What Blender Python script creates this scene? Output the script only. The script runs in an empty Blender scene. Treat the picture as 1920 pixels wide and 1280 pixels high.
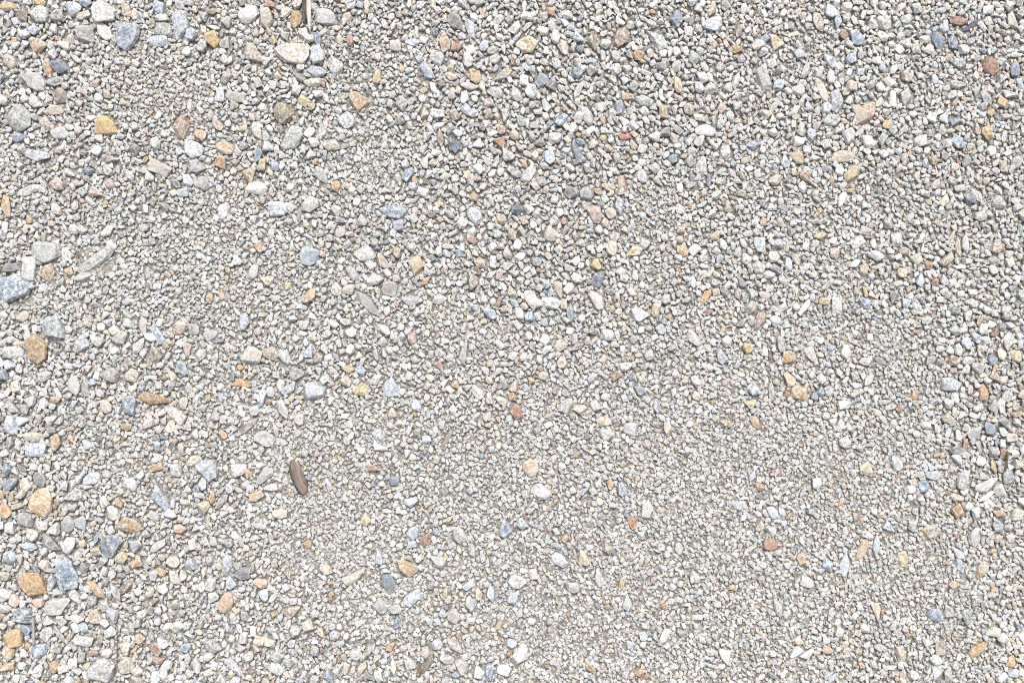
import bpy, math, random
import numpy as np

# ------------------------------------------------------------------ camera, sky, sun, exposure
SC = bpy.context.scene
PX = 0.0004                       # one photograph pixel is 0.4 mm of ground
FW, FH = 1920, 1280
cam_data = bpy.data.cameras.new('camera')
cam = bpy.data.objects.new('camera', cam_data)
SC.collection.objects.link(cam)
CAM_H = 0.85
cam.location = (0.0, 0.0, CAM_H)
cam.rotation_euler = (0.0, 0.0, 0.0)
cam_data.sensor_width = 36.0
cam_data.lens = 36.0 * (CAM_H - 0.003) / (FW * PX)
cam_data.clip_start = 0.01
cam_data.clip_end = 500.0
SC.camera = cam

SUN_ELEV, SUN_AZ = math.radians(58), math.radians(8)     # soft light from the top of the picture
world = bpy.data.worlds.new('World')
SC.world = world
world.use_nodes = True
wn, wl = world.node_tree.nodes, world.node_tree.links
wn.clear()
sky = wn.new('ShaderNodeTexSky')
sky.sky_type = 'NISHITA'
sky.sun_disc = False
sky.sun_elevation = SUN_ELEV
sky.sun_rotation = SUN_AZ
sky.air_density = 1.0
sky.dust_density = 4.0
sky.ozone_density = 1.0
hsv = wn.new('ShaderNodeHueSaturation')
hsv.inputs['Saturation'].default_value = 0.22            # cloud-grey sky
bg = wn.new('ShaderNodeBackground')
bg.inputs['Strength'].default_value = 0.10
wo = wn.new('ShaderNodeOutputWorld')
wl.new(sky.outputs['Color'], hsv.inputs['Color'])
wl.new(hsv.outputs['Color'], bg.inputs['Color'])
wl.new(bg.outputs['Background'], wo.inputs['Surface'])

sun_data = bpy.data.lights.new('sun', 'SUN')
sun_data.energy = 1.4
sun_data.angle = math.radians(22)
sun_data.color = (1.0, 0.965, 0.925)
sun = bpy.data.objects.new('sun', sun_data)
SC.collection.objects.link(sun)
sun.rotation_euler = (math.pi / 2 - SUN_ELEV, 0.0, math.pi - SUN_AZ)
sun.location = (0, 0, 3)

SC.view_settings.view_transform = 'Standard'
SC.view_settings.look = 'None'
SC.view_settings.gamma = 1.0
SC.view_settings.use_curve_mapping = False
SC.view_settings.exposure = 0.83
SC.cycles.adaptive_threshold = 0.03
SC.cycles.diffuse_bounces = 3
SC.cycles.use_denoising = False
SC.cycles.pixel_filter_type = 'BLACKMAN_HARRIS'
SC.cycles.filter_width = 1.1

TABLE = """
@0 0
30 28 110 60 0 TO a
118 72 115 55 80 N a
210 75 112 100 0 LG r
180 165 72 52 10 P r
312 80 82 70 0 G r
405 45 92 88 0 PL r
475 12 72 60 0 B r
462 82 92 48 -10 OL a
468 185 112 105 0 G q
575 168 125 72 55 L a
578 55 150 130 90 LW a |large white and grey mottled stone touching the top edge
700 48 88 66 85 OC r |round ochre pebble above the slate-blue wedge
885 32 95 66 60 BP r
712 195 165 145 90 BP q |big slate-blue wedge stone near the top left corner /635,118 705,125 782,142 776,190 750,246 702,285 660,252 645,180
912 160 118 88 20 G r
885 225 108 68 0 P r
1012 135 175 100 85 GP a |tall grey stone with a bluish foot near the top edge
1072 185 82 66 80 BP a
1182 218 112 92 60 OY a
905 95 84 44 5 GC r
1395 76 135 92 -30 W r
1490 96 112 80 70 T a
1660 98 125 72 97 YO a |ochre-yellow upright stone left of the split twig
1830 90 135 96 5 GL r
1520 18 72 50 15 R a
1780 212 92 50 85 B a
1782 302 112 88 95 PL r
1638 292 212 118 5 TL a |large beige slab stone right of the top left quarter /1532,262 1560,246 1690,240 1742,258 1735,310 1700,360 1600,350 1545,300
1416 302 152 88 50 GT a
1880 362 132 84 60 L a
1775 396 122 68 20 P a
1752 460 108 56 -3 C r
322 366 122 82 30 DB r
256 376 135 56 72 GO s
190 455 135 108 30 G q |blocky grey stone near the left edge, upper part /118,430 150,402 212,398 248,460 240,500 200,510 150,482
302 456 112 50 -15 G r
195 252 104 86 20 KO a
45 340 95 78 40 T r
328 532 92 76 70 OD a
182 566 95 60 55 L a
95 655 160 142 60 G r |big round grey stone at the left edge, upper part
252 692 105 72 30 T a
330 742 112 76 0 L r
592 696 130 122 40 OY q |ochre cube-shaped stone in the upper left /540,640 600,650 640,690 662,745 600,755 528,745 530,690
1016 712 140 98 85 RT r |rust-red and white stone in the upper left
1086 836 122 106 20 LP a |pale grey hexagonal stone right of the ochre cube-shaped stone /1030,795 1070,782 1112,800 1145,832 1130,878 1070,892 1038,860
1120 756 76 60 20 TO a
1216 692 94 48 55 K r
1266 822 118 88 10 OT a
1234 916 88 72 70 RO a
892 942 140 76 22 TG q
1322 540 122 62 5 G q
1236 530 84 46 82 P q
1592 625 140 120 80 YD a |yellow-stained cracked stone below the beige slab
1710 566 76 64 20 Y a
1645 772 160 108 -55 GL a |large grey slanted stone under the beige slab /1572,815 1640,700 1690,715 1706,760 1660,835 1600,842
1815 712 158 48 -76 W s |long white sliver under the beige slab
1436 732 125 58 62 LC s
1500 826 76 66 40 W t
1446 872 96 46 -80 B a
1400 986 112 88 80 TO t
1442 1052 122 82 10 LC a
1800 986 125 62 58 L a
202 870 138 76 25 LP a
96 772 76 58 0 B a
152 1066 160 56 -25 GL s
22 1160 140 62 82 TO a
985 1030 76 46 30 V a
1052 1012 78 56 70 P a
1132 1030 94 80 40 G a
1250 1182 108 74 -70 W a
1560 1172 118 92 10 PW q
1740 1150 112 88 -50 LT a
612 890 108 52 10 KD t
320 1032 86 70 30 K a
1102 932 104 90 30 G a
490 962 62 50 0 B a
1890 1046 68 56 60 RO a
1860 812 108 78 10 GT a
1062 592 78 36 88 C r
302 616 104 60 0 KT a
540 1080 80 60 20 K a
285 1255 50 36 0 RK a
@640 0
45 226 72 46 80 R a
302 252 86 72 60 C a
396 235 84 46 0 P r
476 396 125 70 56 BP a |blue oblong stone left of the top centre
202 426 92 46 -78 YO a
100 556 128 112 60 OT a |patchy ochre and beige stone left of the top centre
28 672 104 92 40 PL r
336 582 96 68 80 L a
540 322 96 82 70 L r
580 232 118 66 82 RT a |upright orange-brown stone near the top centre
646 256 66 60 0 R q
640 116 112 74 45 ND a
726 150 138 56 75 P a
802 252 64 54 80 P r
1046 242 136 106 0 CY r |cream stone with an ochre top near the top centre
900 412 132 70 -25 YG a |olive-ochre stone in the dark coarse gravel near the top centre
746 412 112 82 50 YN a
616 426 76 44 30 OC r
722 480 112 46 2 C r |flat cream lozenge stone near the top centre
516 490 76 36 70 W a
560 472 56 48 30 N a
1066 506 94 72 80 BW a
1130 442 98 84 80 GB a
1326 406 70 62 0 B r
1420 222 116 76 80 NT r |brown upright pebble in the coarse gravel, right of top centre
1576 202 132 98 -50 KN a
1780 212 140 98 75 PW a |pale ice-blue tall stone right of the top centre
1892 96 112 84 80 B a
1676 306 70 60 30 RO r
1334 500 126 40 -65 G s
1706 560 114 64 18 L r
1566 602 86 50 92 BD r
1816 622 84 54 85 Y q
1616 540 76 44 0 O r
1380 642 136 68 66 L r
1240 666 88 52 -45 BP r
706 616 112 54 48 P a
830 572 58 52 0 K r
986 522 96 70 80 L a
1150 586 84 44 65 L a
1200 772 84 64 -20 L r
896 796 84 66 40 RO t |orange-brown three-cornered stone in the upper centre
900 726 56 50 60 O a
630 812 92 70 60 BV a |navy-blue stone left of the upper centre
556 772 108 40 86 TN s
972 754 70 56 60 T a
1600 766 84 42 5 X a |crimson red stone in the upper middle
1475 772 44 38 0 Y r
1326 846 145 48 76 BD a
936 872 84 66 20 W a
1166 882 84 74 80 P r
1870 892 60 54 0 B r
1580 1022 86 48 88 RK q |salmon-red upright stone in the upper middle
370 976 92 60 -65 PB a
1290 1076 90 78 60 D a
1380 1086 92 82 40 G r
990 1172 84 60 15 V a |dark navy stone left of the picture centre
286 1186 150 82 12 BP a
750 1206 112 80 50 WP a
1566 1152 116 58 82 P a
1505 1050 86 48 10 LY r
1090 1042 64 50 20 K a
1056 976 118 66 -40 L a
1696 986 86 72 20 L r
1430 1202 116 76 70 KT a
540 636 84 58 10 W a
862 512 96 66 10 L a
1896 472 98 46 80 Y a
1822 742 78 56 -20 D a
1205 200 90 60 80 L a
710 330 90 64 80 L a
690 545 76 56 70 L a
1250 265 80 70 30 KG a
1340 210 76 60 20 P a
1060 330 70 56 60 G r
980 150 90 50 -50 C a
1210 350 70 50 60 L a
@1280 0
180 132 118 92 -30 PW a |blue-white mottled stone in the upper right part, near the top edge
170 42 96 44 -72 RT a
306 270 68 50 5 O r |small bright orange oval pebble near the top edge
466 216 60 46 -30 B r
536 232 96 76 80 CY a
766 112 114 62 70 T r
880 112 94 48 -65 PB a
836 56 82 66 70 WP a
910 186 64 48 80 R a
986 206 100 80 60 PB a
1140 122 94 88 10 KG a
1556 106 118 54 15 R a |brick-red stone near the top right corner /1500,92 1530,78 1600,98 1616,120 1580,138 1520,125
1630 140 128 34 -35 V s |dark slate splinter beside the brick-red stone
1450 220 116 72 70 B a |slate-blue tall stone below the brick-red stone
1526 232 92 58 80 BP a
1560 352 76 64 0 BL r
1880 392 88 60 80 B a
1740 366 118 86 45 NR a |rusty brown split stone near the upper right edge
956 326 66 60 0 PB r
836 336 100 54 50 BW r
786 490 185 52 65 LT s |long pale spear-shaped stone in the upper right
460 442 160 78 76 G a |grey upright slab in the upper right
306 446 108 42 -75 L s
870 562 140 84 80 GP a
1190 552 98 44 90 CW q
1266 540 96 84 -50 G a
1036 632 170 92 -58 RT a |reddish brown and beige stone in the upper right
1160 696 66 54 -20 O a
850 672 106 68 -15 L r
130 726 128 72 10 W r |white oval pebble in the upper right
400 816 90 58 0 PB a
250 852 92 80 60 W a
655 882 92 66 60 TO a
910 876 145 66 -10 KT r |peach half-moon shaped stone in the upper right /835,905 850,860 900,838 950,845 978,875 965,900 900,912
960 976 116 74 -55 YT a
886 956 64 58 60 W r
706 1000 108 54 42 KR a
526 1010 86 60 -30 T a
730 752 80 54 90 P a
580 906 76 52 80 P a
940 762 96 72 85 L r
1050 792 86 62 60 L a
150 1012 78 30 92 B s
110 932 124 66 95 L a
1346 792 86 68 0 G r
1546 676 70 46 -20 B a
1556 802 98 56 50 PB a
1720 746 80 66 70 YO a
1750 842 66 58 -50 W a
1606 902 80 48 -60 D r
1570 1052 70 44 -20 W a
1666 1096 96 44 68 W a
1622 1112 86 66 80 DB a
1790 1132 94 80 20 G a
1546 470 116 44 3 TG r
1850 532 96 50 18 L a
1810 576 74 58 30 YO a
1716 546 106 48 58 G a
1815 932 70 54 85 T q
655 500 76 62 20 L r
540 476 80 64 -50 P r
1266 426 76 58 70 K a
900 1120 98 46 -68 W a
1480 1125 80 50 -60 T a
320 170 80 40 85 N a
1870 110 110 60 80 LT a
1480 150 60 56 0 PG r
660 300 64 56 80 P r
1130 370 70 40 85 P r
700 390 100 44 -75 G a
@0 427
155 230 142 84 100 W q |white block stone at the left edge /120,165 190,160 200,180 182,296 150,298 108,270
62 350 205 142 -20 MW a |large blue-and-white marbled stone cut by the left edge /-30,290 20,275 100,268 190,330 150,375 60,412 -30,440
52 222 125 62 -15 D a
256 266 118 92 75 OT a |flat ochre stone right of the white block stone
245 132 175 128 20 LG r |broad half-buried grey stone near the left edge
530 188 250 76 -28 GL s |long flat grey sliver in the upper left part /410,245 440,205 560,120 640,85 655,105 600,170 520,225 440,262
380 246 64 50 80 O a
456 272 106 64 -20 G a
1736 156 120 114 0 P r |round pale-blue stone left of the picture centre
1505 296 76 58 -20 YC a
1450 110 60 48 30 O a
1745 376 74 58 80 O r
1420 246 108 58 -70 L a
1370 526 86 70 60 P a
1330 186 64 56 30 W a
116 500 92 58 -30 T r
290 572 155 128 70 PG a |broken pale blue-grey stone above the tan stone near the left edge
195 682 156 122 85 O a |large tan-ochre stone near the left edge, middle /148,612 195,600 258,655 248,735 205,765 150,735 132,670
65 702 128 72 5 CL q
40 776 78 60 20 PW t
436 656 114 94 -30 PL a
546 640 74 60 10 G r
665 620 104 84 -20 G a
796 546 118 54 84 TG a
880 600 138 54 60 P q |pale-blue sliver in the left middle
1006 556 112 76 -40 RL r |grey pebble with a rust-red core in the left middle
770 666 118 52 -50 W a
866 716 110 84 60 TN a
1050 692 96 48 85 K a
1126 712 74 60 -30 W a
1520 706 94 78 0 TK r
1740 696 92 58 -55 P a
1590 726 104 76 80 L a
1020 792 88 68 80 GB a
615 836 114 92 -20 GT a
726 832 94 84 0 T a
400 890 116 84 80 L a
470 892 118 46 88 G a
80 896 74 62 60 CT a
960 826 84 40 60 CY t
1350 872 124 50 5 O t |orange-tan arrow-shaped stone in the left middle
1620 906 104 50 -30 P a
1762 916 135 118 -30 PG a |blue-grey cracked stone in the left middle
1466 956 116 46 -80 P a
860 966 195 72 10 NO a |brown and ochre banded flat stone in the lower left middle
725 1002 118 100 60 PB a
300 966 58 42 20 O a
405 992 54 44 0 P a
980 1052 136 78 40 C r |cream egg-shaped stone in the lower left middle
590 1002 88 60 60 K a
50 1116 125 78 65 PL r
120 1082 78 56 -20 P a
170 1176 122 54 0 CT r |cream loaf-shaped stone near the left edge
305 1206 84 72 60 O a
188 1250 132 82 0 P q |pale-blue square stone under the cream loaf-shaped stone
280 1140 54 48 0 D r
480 1220 70 54 60 P t
705 1120 70 44 -20 O r
830 1102 78 56 -50 C r
1250 1166 56 46 20 O a
1390 1116 180 56 -45 NG s |taupe slanted sliver in the lower left middle
1485 1186 126 86 10 L a
1585 1022 128 54 60 L a
1680 1076 78 62 70 C r
1670 822 96 74 -10 G r
1890 342 82 68 80 C r
55 1012 98 48 45 G a
240 836 86 60 -20 L a
640 580 70 60 30 C a
1080 575 90 80 60 G a
1410 720 120 110 20 LT a
1180 600 90 70 -40 L a
1720 400 60 50 0 K a
@640 427
128 146 128 84 -5 CW r |cream bean-shaped stone left of the picture centre
226 186 108 62 65 TK a
310 136 70 48 80 OT r
416 206 128 88 80 OT a |tan and ochre upright stone left of the picture centre
470 300 66 38 -20 O a
186 286 102 74 -5 WL r
55 252 108 58 55 G a
40 346 80 62 -10 T r
150 426 196 66 45 G s |long flat grey slab left of the picture centre
396 410 124 58 -10 PG a
270 342 94 88 0 G a
240 572 80 54 10 W a
550 406 86 58 0 W a
730 66 88 56 50 RK a |salmon-red stone above the picture centre
780 196 72 60 70 YC a
960 36 80 56 60 TN a
1000 160 72 50 -20 L r
1096 186 64 54 20 GB r
1115 236 38 34 0 R a
1175 36 94 80 40 GT r
1525 112 94 72 80 YC a
1650 130 104 62 -10 YC a
1435 206 72 56 60 Y a
1446 286 106 70 -70 DB r
1440 402 140 70 58 TL a |tan wedge stone right of the picture centre
1226 346 108 58 70 T a
1176 422 114 74 20 WP a
1070 402 126 78 60 TL a |beige and grey stone at the picture centre
885 412 72 38 -80 RN a
836 482 88 62 20 PB a
740 310 88 56 -70 KN a
1290 482 120 44 86 BD s
1255 432 66 46 80 T a
1776 456 118 54 -76 YC q |yellow-edged upright stone right of the picture centre
1680 490 110 84 15 W t |white arrowhead-shaped stone right of the picture centre
1225 662 88 78 20 GT r
1320 672 98 42 -30 TN a
1240 756 70 58 70 KT r
1595 782 92 54 -20 L r
1550 832 74 50 -65 ON a
690 702 128 48 -75 G a
555 782 70 42 60 RK a
275 896 128 96 80 P a |pale ice-blue pointed stone in the lower left centre /280,835 320,905 325,940 285,958 240,945 225,910 245,870
112 912 106 76 10 YT r
190 856 86 58 -10 W a
35 796 70 48 5 O r
105 802 78 54 60 BP a
420 1002 76 58 80 P r
285 1046 66 58 40 T a
210 1166 86 74 60 PL r
215 1242 98 48 25 W a
640 886 56 50 60 OC t
766 922 96 58 60 L r
976 892 84 52 -50 T a
960 952 58 44 70 O a
980 1036 98 70 40 R a |rust-red broken stone in the lower middle
595 1186 112 32 -60 N s
1265 1002 100 74 -60 L r
1345 1022 86 58 5 T a
1480 1092 102 60 15 OC a |peach-orange stone in the lower middle
1500 1162 86 74 -20 L r
1680 912 78 46 35 BD a
1776 1002 88 44 80 PD r
1630 1132 86 80 20 L a
1836 1122 68 56 60 K a
1720 1222 64 50 80 K a
480 1190 54 50 0 P r
1910 122 56 44 70 O a
1000 480 80 56 60 L a
1060 500 66 56 -40 PB a
820 1060 70 50 -60 T a
1100 420 60 90 90 L a
1800 570 70 60 40 PG a
1500 600 80 70 60 GL a
@1280 427
440 92 100 66 80 PL a
190 42 72 48 -50 YT a
15 132 56 44 70 O a
990 76 98 70 -40 L a
1095 156 98 60 15 PL a
780 46 76 44 -5 TO a
860 146 76 56 80 TK a
1025 236 80 54 -75 OT a
645 176 88 38 62 T s
600 202 76 44 90 P a
135 386 112 42 -62 O s |orange elongated stone in the right middle
150 476 48 38 10 R a
440 522 128 60 -75 NK a |mauve-brown upright stone in the right middle
525 522 72 60 70 WP a
800 412 70 50 5 TO q
876 442 116 68 88 W q |white upright block stone in the right middle
1030 422 82 56 60 BP a
65 622 120 66 50 TL a
605 726 90 80 0 OK r |salmon-orange round pebble in the right middle
726 716 102 72 75 CL r |cream speckled egg-shaped pebble beside the salmon-orange pebble
370 672 66 58 60 OY r
660 932 106 92 20 OT r |round tan stone in the lower right middle
415 1096 98 52 52 OT a |tan oblong stone in the lower right middle
385 992 66 56 -20 YT a
405 912 88 66 50 P a
600 852 84 60 50 LY a
505 922 118 38 86 G s
220 722 98 56 66 P a
1840 632 100 60 95 CW a |cream upright stone near the right edge, middle
1705 926 100 64 82 O r |golden-tan upright pebble near the right edge
1740 1132 76 68 20 B r |bright blue stone near the right edge
1510 882 126 86 20 LP a |pale blotchy stone near the right edge, middle
1670 782 78 68 40 G r
1800 1002 96 52 85 PW a
1825 1092 88 66 20 DG a
1655 1152 98 68 -40 G a
1600 1216 66 40 80 R a
1535 746 70 60 0 NK r
1770 586 60 38 -60 R a
1680 522 72 28 -80 Y s
1540 466 66 44 0 BD r
1500 172 104 52 -50 NT a
1560 102 126 36 84 T s
1600 92 108 44 86 L r
1345 292 82 50 90 P a
1390 206 54 42 20 R r
1660 616 78 50 55 P a
1885 722 78 60 60 YT r
1765 842 88 56 60 NK a
1890 1052 66 38 -10 O a
1310 942 76 36 -60 O a
920 696 86 60 80 C r
1035 752 76 48 0 L r
890 1112 82 48 -75 W a
920 1212 80 66 50 W a
1480 292 66 46 80 BL a
1865 342 50 40 0 B a
1215 62 86 74 60 L r
820 322 108 34 -45 G s
1055 855 80 40 -50 L a
560 655 100 50 80 G a
690 450 110 40 -60 L a
1550 1250 90 60 0 D a
@0 853
1165 82 135 124 60 PG r |round blue-grey stone in the lower left part
1335 82 108 82 -30 CW a |cream white-faced stone beside the round blue-grey stone
1085 36 108 68 -10 TC r
510 132 110 74 -15 PW r |blue-white oval pebble in the lower left part
900 238 190 86 62 BP t |long blue triangular stone in the lower left part /885,140 925,190 940,260 960,290 925,325 880,280 850,245 860,190
865 72 100 42 -12 O q
985 86 86 74 40 L r
720 162 106 74 30 PL r
220 268 155 128 -60 CO r |large cream stone with ochre blotches in the lower left part /160,240 205,190 260,185 290,240 280,320 240,350 180,335 152,280
130 172 92 72 70 OW a
50 162 98 58 -30 DB a
210 142 94 74 80 D a
18 312 94 64 60 RO a
130 372 102 92 40 G r
400 236 126 96 -20 GL a
625 332 96 82 50 GC a
660 272 66 44 70 O a
715 398 145 98 -5 OT a |ochre pyramid-shaped stone in the lower left part /655,400 695,345 760,365 802,420 760,440 660,430
450 386 92 76 40 PG a
370 392 94 76 70 G r
300 422 86 70 -50 W t
225 402 72 58 30 C r
170 452 78 74 0 C r
370 512 112 84 -70 CW a
270 500 150 62 42 G a |slanted grey oblong stone in the bottom left part
145 516 112 48 10 P a
45 576 84 76 40 BP r
615 522 138 96 -62 BG a |blue-grey four-sided stone in the bottom left part /575,450 650,452 672,500 620,590 575,585 562,520
750 512 96 82 50 PD a
355 672 205 122 68 BP a |largest mottled blue stone in the bottom left part /288,575 350,572 395,605 432,690 425,745 360,772 318,768 310,680
170 726 172 132 20 RO q |rust-orange brick-like stone in the bottom left part /85,690 120,665 200,658 225,685 262,785 150,798 105,740
675 580 82 62 -30 OT r
765 612 72 62 -40 O a
280 722 76 66 50 DG a
205 832 74 56 10 K r
70 822 80 66 70 K r
530 762 150 50 46 OT s |tan sliver right of the largest mottled blue stone
700 742 152 52 -50 TN s |tan and brown slanted sliver in the bottom left part
640 772 118 44 62 G s
315 852 160 106 -25 TL a |layered pinkish-beige stone under the rust-orange brick-like stone
120 906 122 96 0 DP q |dark blue-grey block stone in the bottom left corner part
140 982 70 56 50 B r
58 1028 138 116 10 YO r |golden yellow stone at the left edge, bottom
35 1116 94 74 80 YW r
205 1102 96 86 -40 BP r |blue round stone near the bottom left corner
28 1202 104 58 -15 O a
570 1212 158 148 30 GL r |big pale grey stone at the bottom edge, left part
625 902 106 70 70 PG t
525 916 98 74 60 CO a
420 926 86 48 20 C r
250 1012 98 70 -60 W a
325 1012 118 30 58 G s
555 1046 66 34 80 N a
700 1100 92 62 80 YC a
780 1036 68 60 50 KO r
870 1092 80 58 40 RN a
885 1156 84 48 -10 NR a
1265 832 135 84 -75 OK a |pinkish-orange lumpy stone in the bottom left part
1270 622 135 60 92 GP a
1360 672 98 74 20 DB a |dark blue-grey stone with pale corner, bottom left part
1180 726 84 68 -70 G r
1065 616 84 66 60 BG a
965 602 86 68 20 CT a
970 692 106 62 60 C a
1020 682 74 52 80 C t
880 512 116 48 -40 T a
1000 416 84 54 20 OK a
1185 242 72 40 92 ON r
1240 266 118 48 -50 GD a
1480 116 136 68 -42 G a
1520 182 86 46 0 WC r
1440 232 86 58 -20 OT a
1570 332 90 58 -20 TC r
1725 502 54 50 0 O r
1830 642 92 66 30 CY a
1640 882 106 72 -30 KT a
1460 722 82 56 20 OT a
1480 792 76 58 80 P a
1510 1062 78 52 30 CT a
1310 1192 138 44 46 LP q
1550 1146 84 74 20 L r
1040 1086 64 58 0 B a
930 1192 84 56 -50 W r
868 1250 74 58 -80 PW r
915 1240 76 50 -75 W r
1195 1086 96 78 30 G a
395 1180 60 50 90 W q
205 1222 86 58 -65 W a
1075 502 68 44 90 W q
1850 1250 68 60 20 B a
700 1190 100 90 -50 GT a
1100 1190 80 60 40 G a
400 1180 60 60 0 W q
460 1055 120 70 0 LC a
20 790 80 80 80 W a
15 870 90 50 10 W a
410 800 110 56 60 LW a
1290 720 80 60 70 P a
1550 1210 100 70 20 L a
1390 1140 80 60 -50 G r
@640 853
1065 76 116 92 80 OC r |peach-cream stone in the bottom centre part
1120 212 110 92 50 W a
185 76 76 48 10 R a
290 150 68 56 15 B r |small bright blue stone in the bottom centre part
390 266 86 60 -20 P a
135 362 76 62 80 YC a
400 446 92 70 -70 P r
475 482 98 62 -60 RN a
370 636 125 92 20 YT a |olive-tan angular stone in the bottom centre part /308,590 350,592 435,625 430,655 385,690 325,650
545 600 108 74 15 G t
665 452 112 86 80 L a
920 412 108 80 70 PB a
75 686 150 64 -30 C t |cream wing-shaped stone in the bottom centre part
265 726 118 78 62 DB a |dark blue-brown stone in the bottom centre part
205 572 106 52 85 GP a
400 802 125 72 -45 P r |pale blue-grey slanted stone in the bottom centre part
220 852 96 82 40 PG r
310 952 88 42 -72 B a
300 872 76 58 -20 G a
840 782 98 44 88 P r
720 732 86 44 -40 P a
770 782 78 48 80 T a
990 716 106 78 20 L r
1020 390 82 58 30 P a
1230 592 116 78 30 GP a
1450 692 118 48 80 L a
1580 732 76 50 85 O a
1635 376 90 48 72 OR a |orange-brown upright stone in the bottom right of centre
1580 192 84 58 80 PB a
1515 166 54 46 50 O a
1720 310 116 66 -75 L a
1495 532 78 56 80 NT a
1820 856 50 40 10 R a
1610 832 98 58 85 L a
1820 1022 98 44 -68 W a
1902 530 86 48 85 C a
1010 1132 140 88 -60 W a |white slanted stone near the bottom edge, middle
910 1212 86 66 15 W q
770 1222 82 66 70 PW a
835 1222 108 48 88 PB a
590 1152 86 54 0 L r
635 1076 122 56 46 TG a
460 1202 132 54 -50 N a |taupe brown slanted stone near the bottom edge, middle
375 1172 98 66 52 W a |white chip beside the taupe brown slanted stone
145 1112 130 44 -62 NG a
110 1206 92 46 -55 OT a
280 1082 70 50 -30 Y a
630 912 88 76 60 KG a
725 842 98 56 80 G a
955 1062 70 56 0 GP r
885 960 76 30 -60 O s
1400 1202 68 38 45 NO a
1680 1226 66 50 10 O a
160 1250 60 48 0 D a
205 1250 66 54 70 L a
290 1192 98 36 88 C s
600 366 66 30 -20 Y a
680 1192 96 76 60 KG a
1080 672 64 54 80 C q
1300 742 86 66 30 G r
735 542 88 38 80 G r
795 572 74 34 85 W r
1360 580 100 60 70 YC a
960 810 70 60 -30 P a
1700 1020 60 50 60 P a
@1280 853
1590 142 112 86 -50 PT a |pale blue stone with a tan edge near the right edge, below the middle
1365 176 78 66 70 BP r |blue-white stone in the lower right part
1420 116 98 58 5 PL a
1285 192 64 52 10 W r
1840 126 98 72 60 BG a
1720 176 150 68 -28 W a |white jagged stone near the right edge, lower part
1725 232 130 28 -35 C s
1555 320 84 66 60 OR a
1550 242 86 48 10 NK a
1400 432 116 78 -10 GY r |grey stone with yellow stain in the lower right part
1890 342 96 68 -40 C r |cream stone at the right edge, lower part
1790 402 86 74 40 PD a
1785 472 64 46 0 K a
1690 652 118 58 -58 LY r |pale olive oval stone in the lower right part
1565 622 118 52 70 P a |pale ice-blue sliver in the lower right part
1530 732 56 50 30 OK a
1430 902 110 76 25 PB a |white and blue stone in the bottom right part
1245 586 98 62 82 YC a
1015 542 140 56 -65 TO a |tan slanted stone in the lower right part
1095 512 130 38 -85 P s
920 622 145 62 92 WP a |white tall stone in the lower right part
820 622 92 60 80 P a
500 502 96 74 -20 R r |brick-red crumbly stone in the lower right part
500 426 76 58 40 W t
435 180 60 46 30 O a
440 402 78 46 -75 T a
510 322 84 54 52 P a
315 286 60 52 60 P r
760 162 72 64 70 W a
670 586 60 48 60 TO a
645 672 50 38 0 N a
990 362 88 70 70 NK a
1160 412 78 56 60 P a
1300 402 76 56 80 G q
1100 882 130 46 72 CO t
660 1052 56 48 30 YC a
640 1112 88 52 -30 W r
710 1122 94 42 -42 W a
885 992 66 60 70 W a
1235 1120 98 70 60 KT a
1275 1020 50 38 10 R a
1460 1092 100 68 85 NT q |brown block stone near the bottom right corner
1430 1156 80 64 20 W a
1440 1232 116 56 85 PW a
1660 1102 140 66 -45 TO a |tan slanted stone near the bottom right corner
1855 1166 80 56 -65 YO a
1500 880 76 66 60 G a
1605 912 88 56 80 DG r
1650 472 108 74 80 L a
1210 46 92 60 70 GP r
400 120 78 38 -60 P a
250 1140 112 64 72 CL a
1305 1242 64 58 0 W r
820 1102 66 50 20 KO a
70 690 78 58 75 C a
540 862 118 42 76 G a
1875 1232 66 58 0 P a
1040 92 98 80 60 YT a
1550 22 86 58 80 W a
1762 70 90 36 72 Y a
1790 330 70 50 40 O a
1660 330 80 60 80 P a
1560 560 80 50 40 L r
700 720 90 70 40 L a
1500 1240 90 60 -50 G a
"""

rng = np.random.default_rng(11)
random.seed(11)

def wx(px): return (px - FW / 2) * PX
def wy(py): return -(py - FH / 2) * PX

# ------------------------------------------------------------------ colours (linear reflectance)
PAL = {
    'W': (.69, .692, .688), 'C': (.67, .63, .56), 'L': (.59, .592, .588), 'G': (.43, .432, .428),
    'D': (.20, .207, .218), 'B': (.19, .25, .345), 'P': (.50, .555, .635), 'V': (.06, .082, .15),
    'M': (.22, .30, .42), 'O': (.50, .33, .165), 'Y': (.53, .40, .20), 'R': (.37, .185, .115),
    'X': (.46, .125, .11), 'K': (.56, .445, .385), 'T': (.54, .475, .385), 'N': (.22, .165, .13),
}
WORD = {'W': 'white', 'C': 'cream', 'L': 'pale grey', 'G': 'grey', 'D': 'dark grey', 'B': 'slate-blue', 'P': 'pale blue',
        'V': 'navy', 'M': 'blue', 'O': 'ochre', 'Y': 'yellowish', 'R': 'rust-red', 'X': 'crimson', 'K': 'pinkish',
        'T': 'tan', 'N': 'brown'}
SHAPE = {'a': 'angular', 'r': 'rounded', 't': 'three-cornered', 'q': 'blocky', 's': 'sliver-shaped'}

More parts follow.
